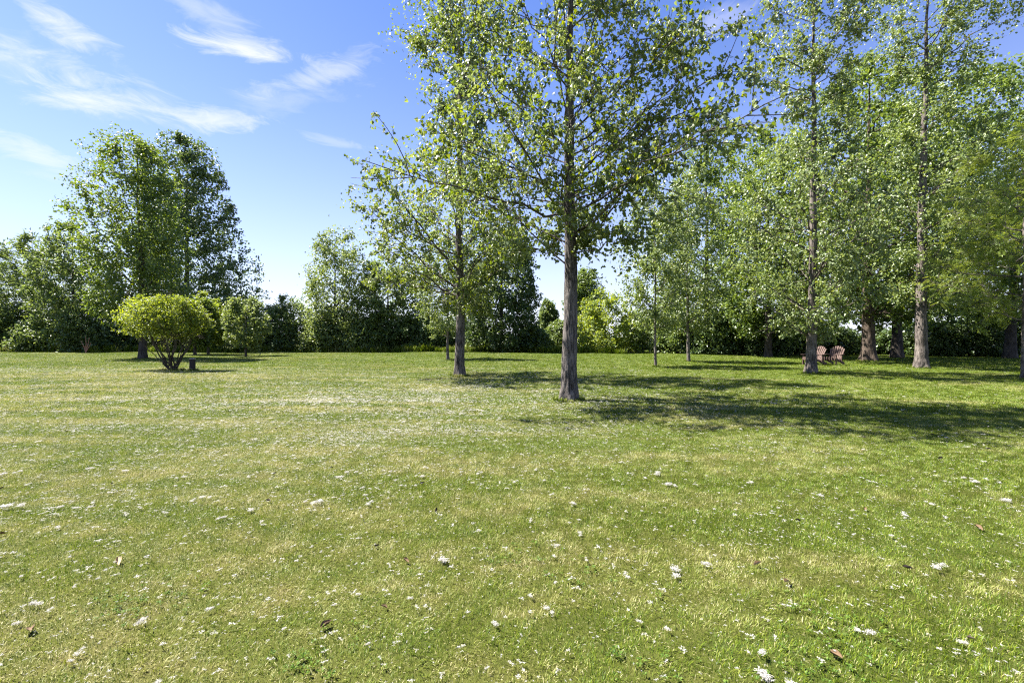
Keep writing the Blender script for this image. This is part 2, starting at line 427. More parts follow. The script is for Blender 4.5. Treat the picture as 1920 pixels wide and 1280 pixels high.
# ------------------------------------------------------------------ leaves and trees
LEAF = {
 'deltoid': (np.array([[0, 0, 0], [-.30, -.02, .05], [-.46, .20, .10], [-.30, .56, .07], [0, 1, -.10], [.30, .56, .07], [.46, .20, .10], [.30, -.02, .05]]),
             [np.array([[0, 4, 3, 2], [0, 6, 5, 4]]), np.array([[0, 2, 1], [0, 7, 6]])]),
 'simple': (np.array([[0, 0, 0], [-.40, .38, .12], [0, 1, -.05], [.40, .38, .12]]), [np.array([[0, 2, 1], [0, 3, 2]])]),
 'delta': (np.array([[0, 0, 0], [-.44, .18, .10], [-.30, .56, .06], [0, 1, -.10], [.30, .56, .06], [.44, .18, .10]]), [np.array([[0, 3, 2, 1], [0, 5, 4, 3]])]),
 'narrow': (np.array([[0, 0, 0], [-.16, .4, .05], [0, 1, -.1], [.16, .4, .05]]), [np.array([[0, 2, 1], [0, 3, 2]])]),
}
def _frond():
    V, F = [], []
    for k in range(6):
        y = .12+.15*k
        for s in (-1, 1):
            ln = .34*(1-.07*abs(k-2)); n = len(V)
            V += [[0, y, 0], [s*ln*.5, y-.035+.07, -.02], [s*ln, y+.10, -.07], [s*ln*.5, y+.12, -.02]]
            F.append([n, n+1, n+2, n+3] if s > 0 else [n, n+3, n+2, n+1])
    n = len(V); V += [[0, .9, 0], [-.06, 1.0, 0], [0, 1.2, -.06], [.06, 1.0, 0]]; F.append([n, n+3, n+2, n+1])
    return np.array(V), [np.array(F)]
LEAF['frond'] = _frond()

def norm(v): return v/(np.linalg.norm(v, axis=-1, keepdims=True)+1e-9)
def leaf_frames(rng, axis_, up_w, rand_w):
    n = len(axis_)
    y = norm(axis_)
    nn = norm(np.array([0, 0, up_w]) + rng.normal(0, rand_w, (n, 3)))
    x = norm(np.cross(y, nn)); z = np.cross(x, y)
    return x, y, z
def leaf_verts(pos, fr, size, kind):
    T, F = LEAF[kind]; x, y, z = fr
    V = pos[:, None] + size[:, None, None]*(T[None, :, 0:1]*x[:, None] + T[None, :, 1:2]*y[:, None] + T[None, :, 2:3]*z[:, None])
    i = np.arange(len(pos))[:, None, None]*len(T)
    FF = [(i+f[None]).reshape(-1, f.shape[1]) for f in F]
    return V.reshape(-1, 3), FF, [len(f) for f in F]

def bez(S, M_, E, K):
    t = np.linspace(0, 1, K)[None, :, None]
    return (1-t)**2*S[:, None] + 2*t*(1-t)*M_[:, None] + t*t*E[:, None]
def at_path(P, i, t):
    K = P.shape[1]; f = np.clip(t, 0, .999)*(K-1); k = f.astype(int); w = (f-k)[:, None]
    return P[i, k]*(1-w)+P[i, k+1]*w, norm(P[i, k+1]-P[i, k])

def furrow(rng, ang, z, nA, kz):
    """periodic value noise with vertical stretch"""
    nz = int(max(z.max()*kz, 1))+3
    g = rng.random((nz, nA))
    a = ang/(2*math.pi)*nA; k = np.floor(a).astype(int); fa = a-k; fa = fa*fa*(3-2*fa)
    zz = z*kz; q = np.floor(zz).astype(int); fz = zz-q; fz = fz*fz*(3-2*fz)
    q = np.clip(q, 0, nz-2)
    return ((g[q, k % nA]*(1-fa)+g[q, (k+1) % nA]*fa)*(1-fz) + (g[q+1, k % nA]*(1-fa)+g[q+1, (k+1) % nA]*fa)*fz)

def tree(name, label, cat, px, d, prof, r0=.2, group=None, seed=1, leafmat='maple', bark=None, leaf='simple', size=.16,
         nl=34, ns=9, nt=5, nleaf=9, rise=.55, twig=.45, z_first=None, up_w=1.0, rand_w=.55, droop=.35, wind=(0, 0, 0),
         lean=(0, 0), extra=None, depth=.9, stems=1, relief=0, vis_limb=True, keep=1.0, near_leaves=0, fillb=0, wander=.012, base_xy=None, top_pt=None, limb_r=.0075, clump=12):
    """crown outline prof: (photo row, left, right) at distance d, turned into metres round the trunk"""
    rng = np.random.default_rng(seed)
    b = ground_at(px, d); K1 = d/FPX
    pr = np.array([[EYE+(HOR-y)*K1-b[2], (px-xl)*K1, (xr-px)*K1] for y, xl, xr in prof])[::-1]     # bottom to top
    H = pr[-1, 0]; zb = pr[0, 0]
    root = empty(name, b, label, cat, group)
    bark = bark or BARK
    def env(z, az):
        l = np.interp(z, pr[:, 0], pr[:, 1]); r = np.interp(z, pr[:, 0], pr[:, 2])
        c = np.cos(az)
        side = np.where(c > 0, r, l); mean = np.maximum((l+r)/2, .05)*depth
        # offset ellipse: keep the outline when seen from the front, rounder behind
        return np.maximum(.12, side*np.abs(c)**2 + mean*(1-np.abs(c)**2))
    # trunk
    Kt = 40; tz = np.linspace(0, 1, Kt)
    w = np.cumsum(rng.normal(0, wander, (Kt, 2)), 0)*H*.06; w -= w[:1]
    tp = np.stack([w[:, 0]+lean[0]*tz**1.3*H, w[:, 1]+lean[1]*tz**1.3*H, tz*H*.93], -1)
    tr = r0*((1-tz)**.85*.80+.02) + r0*.34*np.exp(-tz*H/(r0*1.3))
    def trunk_at(z):
        t = np.clip(z/(H*.93), 0, .999)*(Kt-1); k = t.astype(int); f = (t-k)[:, None]
        return tp[k]*(1-f)+tp[k+1]*f, tr[k]*(1-(t-k))+tr[k+1]*(t-k)
    if stems == 1:
        if relief:
            S, Kd = 52, int(H*11)
            zz = np.linspace(0, H*.93, Kd); zz = np.concatenate([np.linspace(-.12, 0, 3)[:-1], zz])
            c, rr = trunk_at(np.maximum(zz, 0))
            c[:, 2] = zz
            A = np.arange(S)*2*math.pi/S; AA, ZZ = np.meshgrid(A, zz)
            nz = furrow(rng, AA, ZZ-ZZ.min(), 22, 3.2)*.6+furrow(rng, AA, ZZ-ZZ.min(), 40, 8)*.4
            ridg = 1-np.abs(nz-.5)*3.2
            fade = np.clip(1.15-ZZ/(H*.55), .12, 1)
            lob = .16*np.cos(AA*5+1)*np.exp(-np.maximum(ZZ, 0)/(r0*1.1))
            rad = rr[:, None]*(1+lob)+relief*ridg*fade
            V = np.stack([c[:, 0:1]+rad*np.cos(AA), c[:, 1:2]+rad*np.sin(AA), ZZ], -1)
            ii = np.arange(len(zz)*S).reshape(len(zz), S); i2 = np.roll(ii, -1, 1)
            F = np.stack([ii[:-1], i2[:-1], i2[1:], ii[1:]], -1).reshape(-1, 4)
            obj('trunk', mesh('trunk', V, [F], bark, True), root)
        else:
            tq = tp.copy(); tq[0, 2] = -.1
            V, F = tubes(tq[None], tr[None], 14)
            obj('trunk', mesh('trunk', V, [F], bark, True), root)
    # limbs
    zf = z_first if z_first is not None else zb
    u = (np.arange(nl)+rng.random(nl))/nl
    # more limbs where the crown is wide
    zs = np.linspace(zb, H*.985, 60); ww = env(zs, zs*0)+env(zs, zs*0+math.pi)+.2; cw = np.cumsum(ww); cw /= cw[-1]
    z1 = np.interp(u, cw, zs); az = np.arange(nl)*2.39996+rng.normal(0, .35, nl)
    rad = env(z1, az)*rng.uniform(.72, 1.0, nl)
    z0 = np.clip(z1-rad*rise*rng.uniform(.7, 1.3, nl), zf*.85, H*.95)
    if stems > 1:
        z0 = rng.uniform(.0, .25, nl)*min(1, zb+.3)
    S0, _ = trunk_at(z0); T1, _ = trunk_at(z1)
    if stems > 1:
        S0 = S0*0 + np.stack([np.cos(az)*r0*rng.uniform(0, 1, nl), np.sin(az)*r0*rng.uniform(0, 1, nl), z0*0-.03], -1)
    E = T1.copy(); E[:, 0] += rad*np.cos(az); E[:, 1] += rad*np.sin(az); E[:, 2] = z1
    if extra:
        for (s, e) in extra:
            s = np.array(s)-b; e = np.array(e)-b
            S0 = np.vstack([S0, s]); E = np.vstack([E, e])
    n_all = len(S0)
    Mid = S0*.45+E*.55; Mid[:, 2] += np.linalg.norm(E-S0, axis=1)*rng.uniform(-.10, .06, n_all)*(1 if stems == 1 else 0)
    if stems > 1:
        Mid = S0*.5+E*.5; Mid[:, :2] *= rng.uniform(.75, 1.1, (n_all, 1)); Mid[:, 2] = E[:, 2]*rng.uniform(.42, .58, n_all)
    Mid[:, :2] += rng.normal(0, .05, (n_all, 2))*np.linalg.norm(E-S0, axis=1)[:, None]
    KL = 9
    LP = bez(S0, Mid, E, KL)
    jit = rng.normal(0, .018, LP.shape)*np.linalg.norm(E-S0, axis=1)[:, None, None]; jit[:, 0] = 0
    LP = LP+jit
    Ll = np.linalg.norm(np.diff(LP, axis=1), axis=2).sum(1)
    _, rt = trunk_at(np.maximum(S0[:, 2], .2))
    r_l = np.minimum(rt*.42, .006+limb_r*Ll) if stems == 1 else np.full(n_all, r0*.17)*rng.uniform(.6, 1.3, n_all)
    if extra: r_l[nl:] = np.minimum(rt[nl:]*.5, r_l[nl:]*1.15)
    tl = np.linspace(0, 1, KL)
    LR = r_l[:, None]*(1-.85*tl[None])+.003
    if vis_limb:
        if n_all <= 60 and d < 30:
            for i in range(n_all):
                V, F = tubes(LP[i:i+1], LR[i:i+1], 7)
                obj('limb' if stems == 1 else 'stem', mesh('limb', V, [F], bark, True), root)
        else:
            V, F = tubes(LP, LR, 5)
            obj('branches', mesh('branches', V, [F], bark, True), root, kind='stuff')
    # secondary branches
    i2 = np.repeat(np.arange(n_all), ns); t2 = rng.uniform(.15, 1.0, len(i2))
    if stems > 1: t2 = rng.uniform(.62, 1, len(i2))
    s2, g2 = at_path(LP, i2, t2)
    rdir = norm(rng.normal(0, 1, (len(i2), 3)))
    rdir = norm(rdir - (rdir*g2).sum(1, keepdims=True)*g2)
    d2 = norm(g2*.75+rdir*.75+np.array([0, 0, .22])+np.array(wind))
    l2 = np.clip(Ll[i2]*rng.uniform(.18, .50, len(i2))*(1.2-.75*t2), twig*.6, 3.2)
    e2 = s2+d2*l2[:, None]; e2[:, 2] -= droop*.12*l2
    m2 = (s2+e2)/2+rng.normal(0, .05, s2.shape)*l2[:, None]
    BP = bez(s2, m2, e2, 5)
    BR = (np.minimum(LR[i2, 4]*.6, .004+.006*l2))[:, None]*(1-.8*np.linspace(0, 1, 5)[None])+.0015
    # twigs
    i3 = np.repeat(np.arange(len(i2)), nt); t3 = rng.uniform(.2, 1.0, len(i3))
    s3, g3 = at_path(BP, i3, t3)
    rd = norm(rng.normal(0, 1, s3.shape))
    d3 = norm(g3*.6+rd*.8+np.array([0, 0, .1-.35*droop])+np.array(wind)*1.3)
    l3 = twig*rng.uniform(.5, 1.3, len(i3))
    e3 = s3+d3*l3[:, None]; e3[:, 2] -= droop*.15*l3
    if stems == 1 and d > 20 and d < 30:
        V, F = tubes(BP, BR, 3); obj('twigs', mesh('twigs', V, [F], bark, True), root, kind='stuff')
    elif d < 30:
        V1, F1 = tubes(BP, BR, 4)
        TP = np.stack([s3, e3], 1); TR = np.full((len(s3), 2), .0028)*np.array([1.2, .6]) * (1 if d < 14 else 1.6)
        V2, F2 = tubes(TP, TR, 3)
        V, F = join([(V1, F1), (V2, F2)])
        o = obj('twigs', mesh('twigs', V, [F], bark, True), root, kind='stuff')
    # leaves
    i4 = np.repeat(np.arange(len(i3)), nleaf); t4 = rng.uniform(.05, 1.08, len(i4))
    p = s3[i4]+(e3-s3)[i4]*t4[:, None]+rng.normal(0, 1, (len(i4), 3))*size*.35
    ax = d3[i4]*.5+rng.normal(0, .6, p.shape)+np.array([0, 0, -droop])+np.array(wind)
    if fillb:
        # inner foliage that closes a dense bush
        zz = np.interp(rng.random(fillb), cw, zs); aa = rng.uniform(0, 6.283, fillb); rr = env(zz, aa)*rng.random(fillb)**.42*.97
        cz, _ = trunk_at(zz)
        q = np.stack([cz[:, 0]+rr*np.cos(aa), cz[:, 1]+rr*np.sin(aa), zz], -1)
        q = np.repeat(q, clump, 0)+rng.normal(0, twig*.45, (fillb*clump, 3))*np.array([1.2, 1.2, .7])
        p = np.vstack([p, q]); ax = np.vstack([ax, norm(rng.normal(0, 1, q.shape)+np.array([0, 0, -droop]))])
    if extra:
        ie = np.repeat(np.arange(nl, n_all), 22); te = rng.uniform(.40, 1.0, len(ie)); q, _ = at_path(LP, ie, te)
        q = np.repeat(q+rng.normal(0, .30, q.shape), 11, 0); q = q+rng.normal(0, .17, q.shape)
        p = np.vstack([p, q]); ax = np.vstack([ax, norm(rng.normal(0, .7, q.shape)+np.array([0, 0, -droop]))])
    # tidy: nothing far outside the outline, nothing below ground
    c, _ = trunk_at(np.clip(p[:, 2], 0, H)); rr = np.hypot(p[:, 0]-c[:, 0], p[:, 1]-c[:, 1]); aa = np.arctan2(p[:, 1]-c[:, 1], p[:, 0]-c[:, 0])
    if stems > 1:      # ragged outline
        rr = rr*(1+.13*np.sin(aa*3+1)*np.sin(p[:, 2]*4)+.10*np.sin(aa*7+p[:, 2]*5)); rr = rr/np.clip(1.08-.0*rr, .5, 2)
    lim = env(np.clip(p[:, 2], zb, H), aa)*(1.12 if stems == 1 else 1.0)+(.15 if stems == 1 else .03)
    low = p[:, 2] > zb-rng.exponential(.09, len(p)) if stems > 1 else p[:, 2] > 0
    ok = low & (p[:, 2] > .08) & (rng.random(len(p)) < keep)
    if not extra: ok &= (rr < lim) & (p[:, 2] < H+(.3 if stems == 1 else .10*np.sin(p[:, 0]*4)+.10*np.sin(p[:, 0]*9+p[:, 1]*5)-.05))
    p, ax = p[ok], ax[ok]
    sz = size*rng.uniform(.6, 1.3, len(p))
    fr = leaf_frames(rng, ax, up_w, rand_w)
    rnd = np.clip(rng.normal(.5, .24, len(p)), 0, 1)
    wp = p+b
    if near_leaves:
        # the leaves that show largest are leaves of their own
        dist = np.linalg.norm(wp-np.array([0, 0, EYE]), axis=1)
        uu = wp[:, 0]/wp[:, 1]*FPX+960; vv = HOR-(wp[:, 2]-EYE)/wp[:, 1]*FPX
        inside = (uu > 5) & (uu < 1915) & (vv > 5)
        score = np.where(inside, sz/dist, 0); top = np.argsort(-score)[:near_leaves]
        for k in top:
            V, FF, nf = leaf_verts(np.zeros((1, 3)), tuple(f[k:k+1] for f in fr), sz[k:k+1], leaf)
            o = obj('leaf', mesh('leaf', V, FF, LM[leafmat], False, {'rnd': np.full(sum(nf), rnd[k])}), root); o.location = p[k]
        m = np.ones(len(p), bool); m[top] = False
        p, sz, rnd = p[m], sz[m], rnd[m]; fr = tuple(f[m] for f in fr)
    V, FF, nf = leaf_verts(p, fr, sz, leaf)
    attr = np.concatenate([np.repeat(rnd, k) for k in nf])
    obj('crown', mesh('crown', V, FF, LM[leafmat], False, {'rnd': attr}), root, kind='stuff')
    return root, len(p)*sum(f.shape[0]*(f.shape[1]-2) for f in LEAF[leaf][1])

TRI = 0
def T(*a, **k):
    global TRI
    r, n = tree(*a, **k); TRI += n; return r
def W(px, py, d): return ((px-960)/FPX*d, d, EYE+(HOR-py)/FPX*d)

# --- the poplars standing on the lawn
G1 = 'tall poplars standing on the lawn'
T('cottonwood_tree', 'nearest and largest cottonwood with thick dark furrowed trunk in mid lawn', 'tree', 1066, 11.0,
  [(-430, 1045, 1090), (-300, 980, 1160), (-150, 900, 1240), (0, 850, 1290), (100, 830, 1320), (200, 780, 1330), (290, 755, 1310), (360, 780, 1210), (410, 920, 1140), (450, 1000, 1095)],
  r0=.198, group=G1, seed=11, leafmat='poplar', leaf='deltoid', size=.082, nl=54, ns=11, nt=6, nleaf=7, fillb=220, limb_r=.0042, rise=.62, twig=.34, z_first=3.6,
  up_w=.35, rand_w=.9, droop=.75, relief=.034, near_leaves=300,
  extra=[(W(1072, 440, 11), W(1455, 165, 8.0)), (W(1073, 300, 11), W(1150, 10, 10.2)), (W(1056, 400, 11), W(700, 300, 8.8)), (W(1070, 340, 11), W(1400, 110, 9)),
         (W(1058, 350, 11), W(800, 240, 9.5)), (W(1074, 475, 11), W(1200, 430, 9.5)), (W(1070, 250, 11), W(1310, 40, 9.2)), (W(1058, 480, 11), W(940, 440, 9.6)),
         (W(1072, 400, 11), W(1330, 250, 7.6))])
T('cottonwood_tree', 'forked cottonwood left of the nearest cottonwood, its trunk leafless low down', 'tree', 862, 17.5,
  [(-190, 845, 890), (-90, 790, 940), (0, 740, 980), (90, 715, 980), (140, 760, 945), (185, 815, 905), (240, 815, 910), (285, 725, 960), (335, 655, 1000), (400, 640, 1010), (480, 660, 1000), (540, 720, 960), (585, 790, 910)],
  r0=.21, group=G1, seed=23, leafmat='poplar', leaf='delta', size=.095, nl=50, ns=10, nt=6, nleaf=10, fillb=600, rise=.7, twig=.4, z_first=3.6,
  up_w=.35, rand_w=.9, droop=.7, relief=.018)
T('cottonwood_tree', 'tall slim cottonwood directly in front of the two chairs', 'tree', 1520, 18.3,
  [(-140, 1500, 1545), (-60, 1440, 1590), (20, 1395, 1620), (100, 1405, 1620), (170, 1450, 1585), (260, 1430, 1600), (340, 1380, 1630), (420, 1345, 1650), (500, 1360, 1640), (570, 1400, 1620), (620, 1470, 1570)],
  r0=.21, group=G1, seed=31, leafmat='silver', leaf='delta', size=.10, nl=48, ns=10, nt=6, nleaf=9, fillb=500, rise=.6, twig=.42, z_first=1.6,
  up_w=.5, rand_w=.8, droop=.6, relief=.02, bark=BARK_MID)
T('cottonwood_tree', 'tall cottonwood right of the chairs with stout mottled trunk', 'tree', 1728, 21.3,
  [(-150, 1700, 1765), (-60, 1650, 1860), (30, 1635, 1900), (90, 1690, 1850), (150, 1720, 1800), (230, 1680, 1860), (330, 1670, 1880), (420, 1650, 1860), (500, 1680, 1840), (560, 1690, 1810)],
  r0=.27, group=G1, seed=37, leafmat='silver', leaf='delta', size=.105, nl=44, ns=10, nt=6, nleaf=9, fillb=500, rise=.6, twig=.45, z_first=3.0,
  up_w=.5, rand_w=.8, droop=.5, relief=.025, lean=(.025, 0), bark=BARK_MID)
G2 = 'young trees on the lawn'
T('young_tree', 'slim young tree, the nearer of the two thin trunks left of the chairs', 'tree', 1229, 22.9,
  [(300, 1205, 1250), (370, 1180, 1280), (450, 1165, 1295), (520, 1160, 1300), (570, 1165, 1290), (610, 1190, 1260)],
  r0=.085, group=G2, seed=41, leafmat='silver', size=.12, fillb=250, nl=32, ns=8, nt=5, nleaf=8, rise=.6, twig=.4, z_first=2.0, up_w=.5, rand_w=.8, droop=.5, bark=BARK_PALE)
T('young_tree', 'slim young tree, the farther of the two thin trunks left of the chairs', 'tree', 1291, 27.0,
  [(310, 1275, 1325), (390, 1245, 1350), (470, 1225, 1365), (550, 1225, 1370), (600, 1245, 1350), (620, 1270, 1320)],
  r0=.12, group=G2, seed=43, leafmat='silver', size=.13, fillb=300, nl=32, ns=8, nt=5, nleaf=8, rise=.6, twig=.4, z_first=2.0, up_w=.5, rand_w=.8, droop=.5, bark=BARK_PALE)
T('young_tree', 'small young tree with thin trunk just behind the forked cottonwood', 'tree', 840, 31.0,
  [(430, 815, 865), (490, 785, 885), (550, 775, 895), (595, 785, 890), (620, 805, 870)],
  r0=.12, group=G2, seed=47, leafmat='silver', size=.14, fillb=250, nl=26, ns=8, nt=5, nleaf=8, rise=.6, twig=.4, z_first=1.7, up_w=.5, rand_w=.8, droop=.5, bark=BARK_PALE)
T('locust_tree', 'feathery light green tree cut off by the right picture edge', 'tree', 1921, 16.4,
  [(215, 1890, 1990), (280, 1840, 2060), (360, 1795, 2090), (440, 1760, 2110), (510, 1755, 2100), (560, 1790, 2060), (600, 1850, 2000)],
  r0=.13, seed=53, leafmat='locust', leaf='frond', size=.30, nl=30, ns=9, nt=5, nleaf=3, rise=.35, twig=.5, z_first=2.3, up_w=1.6, rand_w=.4, droop=.45, bark=BARK_PALE,
  extra=None)

# --- the big trees behind the chairs
G3 = 'large trees along the right side'
T('maple_tree', 'huge maple with the thickest trunk behind the chairs', 'tree', 1628, 27.8,
  [(100, 1640, 1700), (140, 1580, 1790), (190, 1520, 1860), (270, 1440, 1870), (350, 1390, 1860), (450, 1400, 1840), (540, 1430, 1810), (595, 1500, 1740)],
  r0=.42, group=G3, seed=61, leafmat='maple', size=.19, fillb=1500, nl=56, ns=10, nt=6, nleaf=8, rise=.5, twig=.55, z_first=3.2, droop=.45, bark=BARK_OLD, relief=.02, wander=.006)
T('maple_tree', 'dark shaded maple just right of the thickest trunk', 'tree', 1682, 34,
  [(170, 1650, 1760), (280, 1600, 1820), (400, 1570, 1850), (520, 1580, 1830), (590, 1610, 1780)],
  r0=.42, group=G3, seed=63, leafmat='dark', size=.24, fillb=700, nl=44, ns=10, nt=5, nleaf=7, rise=.5, twig=.6, z_first=3, droop=.4, bark=BARK_DARK)
T('maple_tree', 'broad maple with leaning dark trunk near the right picture edge', 'tree', 1893, 33,
  [(85, 1840, 1950), (170, 1785, 2030), (320, 1740, 2100), (440, 1740, 2130), (540, 1760, 2120), (600, 1810, 2040)],
  r0=.40, group=G3, seed=67, leafmat='maple', size=.22, fillb=900, nl=50, ns=11, nt=6, nleaf=7, rise=.5, twig=.55, z_first=3, droop=.4, bark=BARK_DARK, lean=(.07, 0))
T('maple_tree', 'dense maple left of the slim cottonwood, behind the hedge side of lawn', 'tree', 1440, 34,
  [(245, 1415, 1490), (310, 1370, 1530), (420, 1340, 1560), (510, 1340, 1570), (580, 1360, 1550), (625, 1390, 1520)],
  r0=.30, group=G3, seed=71, leafmat='maple', size=.21, fillb=900, nl=42, ns=9, nt=6, nleaf=7, rise=.5, twig=.5, z_first=2, droop=.4, bark=BARK_DARK)
T('maple_tree', 'dark tree rising behind the two slim young trees', 'tree', 1325, 40,
  [(265, 1290, 1370), (330, 1255, 1410), (420, 1235, 1430), (520, 1230, 1440), (600, 1245, 1420), (640, 1265, 1400)],
  r0=.32, group=G3, seed=73, leafmat='maple', size=.23, fillb=700, nl=40, ns=10, nt=5, nleaf=7, rise=.5, twig=.55, z_first=2, droop=.4, bark=BARK_DARK)

# --- left side
G4 = 'trees on the left side of the lawn'
T('aspen_tree', 'tall pale leaved tree left of the dark maple, rising above the yellow shrub', 'tree', 268, 32,
  [(244, 210, 248), (285, 170, 298), (350, 150, 325), (430, 145, 345), (500, 165, 355), (560, 185, 355), (610, 215, 335)],
  r0=.29, group=G4, seed=81, leafmat='maple', leaf='simple', size=.17, fillb=1100, nl=46, ns=9, nt=6, nleaf=8, rise=1.1, twig=.5, z_first=2.5, droop=.4, rand_w=.9, up_w=.5, wind=(-.18, 0, 0), lean=(-.03, 0), bark=BARK_DARK)
T('maple_tree', 'tall dark maple with broad low skirt on the left, sky to its right', 'tree', 350, 50,
  [(252, 315, 378), (285, 282, 398), (350, 268, 418), (430, 270, 445), (500, 280, 490), (550, 290, 498), (600, 300, 482), (630, 320, 460)],
  r0=.38, group=G4, seed=83, leafmat='dark', leaf='simple', size=.25, fillb=1600, nl=50, ns=10, nt=6, nleaf=8, rise=.5, twig=.5, z_first=2.0, droop=.5, rand_w=.8, up_w=.6, bark=BARK_DARK)
T('willow_tree', 'wind blown willowy tree at the left picture edge', 'tree', 62, 50,
  [(440, 45, 85), (480, 5, 110), (530, -12, 140), (580, -10, 150), (640, 10, 130)],
  r0=.25, group=G4, seed=87, leafmat='hedge', leaf='narrow', size=.40, fillb=400, nl=40, ns=9, nt=5, nleaf=8, rise=.9, twig=.7, z_first=1.5, droop=.1, wind=(-.7, 0, .15), bark=BARK_DARK, up_w=.7, rand_w=.6)
T('willow_tree', 'loose pointed tree between the willowy edge tree and the tall pale tree', 'tree', 138, 47,
  [(418, 95, 125), (455, 85, 165), (510, 75, 205), (570, 70, 215), (640, 85, 205)],
  r0=.25, group=G4, seed=89, leafmat='hedge', leaf='simple', size=.22, fillb=450, nl=40, ns=9, nt=5, nleaf=8, rise=.9, twig=.6, z_first=1.5, droop=.1, wind=(-.35, 0, .1), bark=BARK_DARK, up_w=.7, rand_w=.7)
G5 = 'small round trees behind the yellow shrub'
T('small_round_tree', 'small round tree on short dark trunk, nearest behind the yellow shrub', 'tree', 391, 40,
  [(550, 380, 405), (570, 350, 430), (600, 345, 440), (635, 360, 425)], r0=.13, group=G5, seed=91, leafmat='locust', size=.17, nl=26, ns=8, nt=5, nleaf=9, twig=.4, z_first=.9, droop=.4, bark=BARK_DARK)
T('small_round_tree', 'small pale round tree, rightmost of those behind the yellow shrub', 'tree', 461, 36.6,
  [(556, 440, 476), (580, 418, 492), (615, 410, 500), (638, 425, 488)], r0=.11, group=G5, seed=93, leafmat='silver', size=.16, nl=26, ns=8, nt=5, nleaf=9, twig=.38, z_first=.9, droop=.4, bark=BARK_DARK)
T('small_round_tree', 'small round tree farthest back, below the skirt of the dark maple', 'tree', 436, 47,
  [(545, 425, 450), (570, 400, 475), (610, 395, 480), (640, 410, 465)], r0=.13, group=G5, seed=95, leafmat='silver', size=.2, nl=26, ns=8, nt=5, nleaf=9, twig=.45, z_first=.9, droop=.4, bark=BARK_DARK)
T('small_round_tree', 'small round tree with leafy crown partly hidden by the yellow shrub', 'tree', 366, 38.2,
  [(560, 350, 385), (585, 330, 402), (620, 330, 402), (640, 345, 390)], r0=.14, group=G5, seed=97, leafmat='maple', size=.17, nl=26, ns=8, nt=5, nleaf=9, twig=.4, z_first=.9, droop=.4, bark=BARK_DARK)
T('yellow_shrub', 'yellow green vase shaped shrub with many bare stems beside the short post', 'shrub', 325, 19.4,
  [(552, 285, 325), (562, 252, 352), (584, 228, 366), (604, 226, 365), (620, 236, 358), (630, 256, 348)],
  r0=.15, seed=99, leafmat='yellow', leaf='simple', size=.085, nl=19, ns=13, nt=6, nleaf=6, fillb=620, twig=.24, droop=.15, stems=2, bark=BARK_DARK, up_w=.8, rand_w=.7, wander=0)

# --- hedgerow
G6 = 'taller trees in the far hedgerow'
T('hedgerow_tree', 'loose pale tree sticking out of the hedge left of the forked cottonwood', 'tree', 628, 48,
  [(425, 612, 650), (455, 592, 680), (510, 574, 705), (570, 570, 708), (630, 580, 700)],
  r0=.2, group=G6, seed=101, leafmat='silver', size=.21, fillb=420, nl=38, ns=9, nt=5, nleaf=7, rise=.9, twig=.6, z_first=1.2, droop=.3, up_w=.6, rand_w=.8, bark=BARK_DARK)
T('hedgerow_tree', 'dark leafy hedge tree left of the small young tree', 'tree', 728, 49,
  [(490, 690, 760), (525, 668, 790), (590, 660, 800), (650, 665, 795)],
  r0=.2, group=G6, seed=103, leafmat='hedge', size=.24, nl=44, ns=9, nt=5, nleaf=8, rise=.4, twig=.55, z_first=.6, droop=.4, bark=BARK_DARK, fillb=350)
T('hedgerow_tree', 'large very dark domed tree between the two nearest cottonwood trunks', 'tree', 940, 45,
  [(432, 885, 970), (470, 872, 995), (540, 868, 1010), (600, 866, 1016), (648, 874, 1012)],
  r0=.3, group=G6, seed=107, leafmat='dark', size=.23, nl=54, ns=10, nt=6, nleaf=8, rise=.3, twig=.5, z_first=.8, droop=.5, bark=BARK_DARK, fillb=600)
T('hedgerow_tree', 'round topped green tree behind the nearest trunk', 'tree', 1096, 54,
  [(502, 1085, 1110), (535, 1065, 1128), (590, 1055, 1135), (645, 1055, 1135)],
  r0=.25, group=G6, seed=109, leafmat='maple', size=.24, nl=36, ns=9, nt=5, nleaf=8, rise=.5, twig=.55, z_first=1, droop=.4, bark=BARK_DARK, fillb=500)
T('hedgerow_tree', 'small pointed tree in the gap left of the nearest trunk', 'tree', 1027, 52,
  [(562, 1022, 1034), (590, 1012, 1044), (645, 1005, 1052)],
  r0=.15, group=G6, seed=113, leafmat='hedge', size=.22, nl=26, ns=8, nt=5, nleaf=8, rise=.6, twig=.5, z_first=.8, droop=.3, bark=BARK_DARK, fillb=300)
G7 = 'bushes of the far hedgerow'
def bush(px, d, top, hw, mat, label, seed, name='hedge_bush', shape=0, size=.23, n=1.0):
    bot = HOR+EYE*FPX/d - 4
    h = bot-top
    if shape == 0: prof = [(top, px-hw*.25, px+hw*.25), (top+h*.16, px-hw*.66, px+hw*.6), (top+h*.42, px-hw*.95, px+hw*.95), (top+h*.75, px-hw, px+hw), (bot, px-hw*.95, px+hw*.95)]
    else: prof = [(top, px-hw*.1, px+hw*.35), (top+h*.2, px-hw*.45, px+hw*.75), (top+h*.5, px-hw*.85, px+hw), (bot, px-hw, px+hw*.9)]
    return T(name, label, 'bush', px, d, prof, r0=.10, group=G7, seed=seed, leafmat=mat, size=size, nl=int(26*n), ns=6, nt=4, nleaf=7, rise=.35, twig=.45,
             z_first=.25, droop=.35, bark=BARK_DARK, fillb=int(300*n), vis_limb=True, depth=.95)
bush(1135, 44, 545, 62, 'yellow', 'bright yellow green bush just right of the nearest trunk', 201)
bush(1205, 46, 585, 50, 'hedge', 'green bush behind the nearer slim young tree', 202)
bush(12, 48, 566, 52, 'hedge', 'hedge bush cut by the left picture edge', 203)
bush(88, 47, 585, 58, 'hedge', 'rounded hedge bush below the willowy edge tree', 204, shape=1)
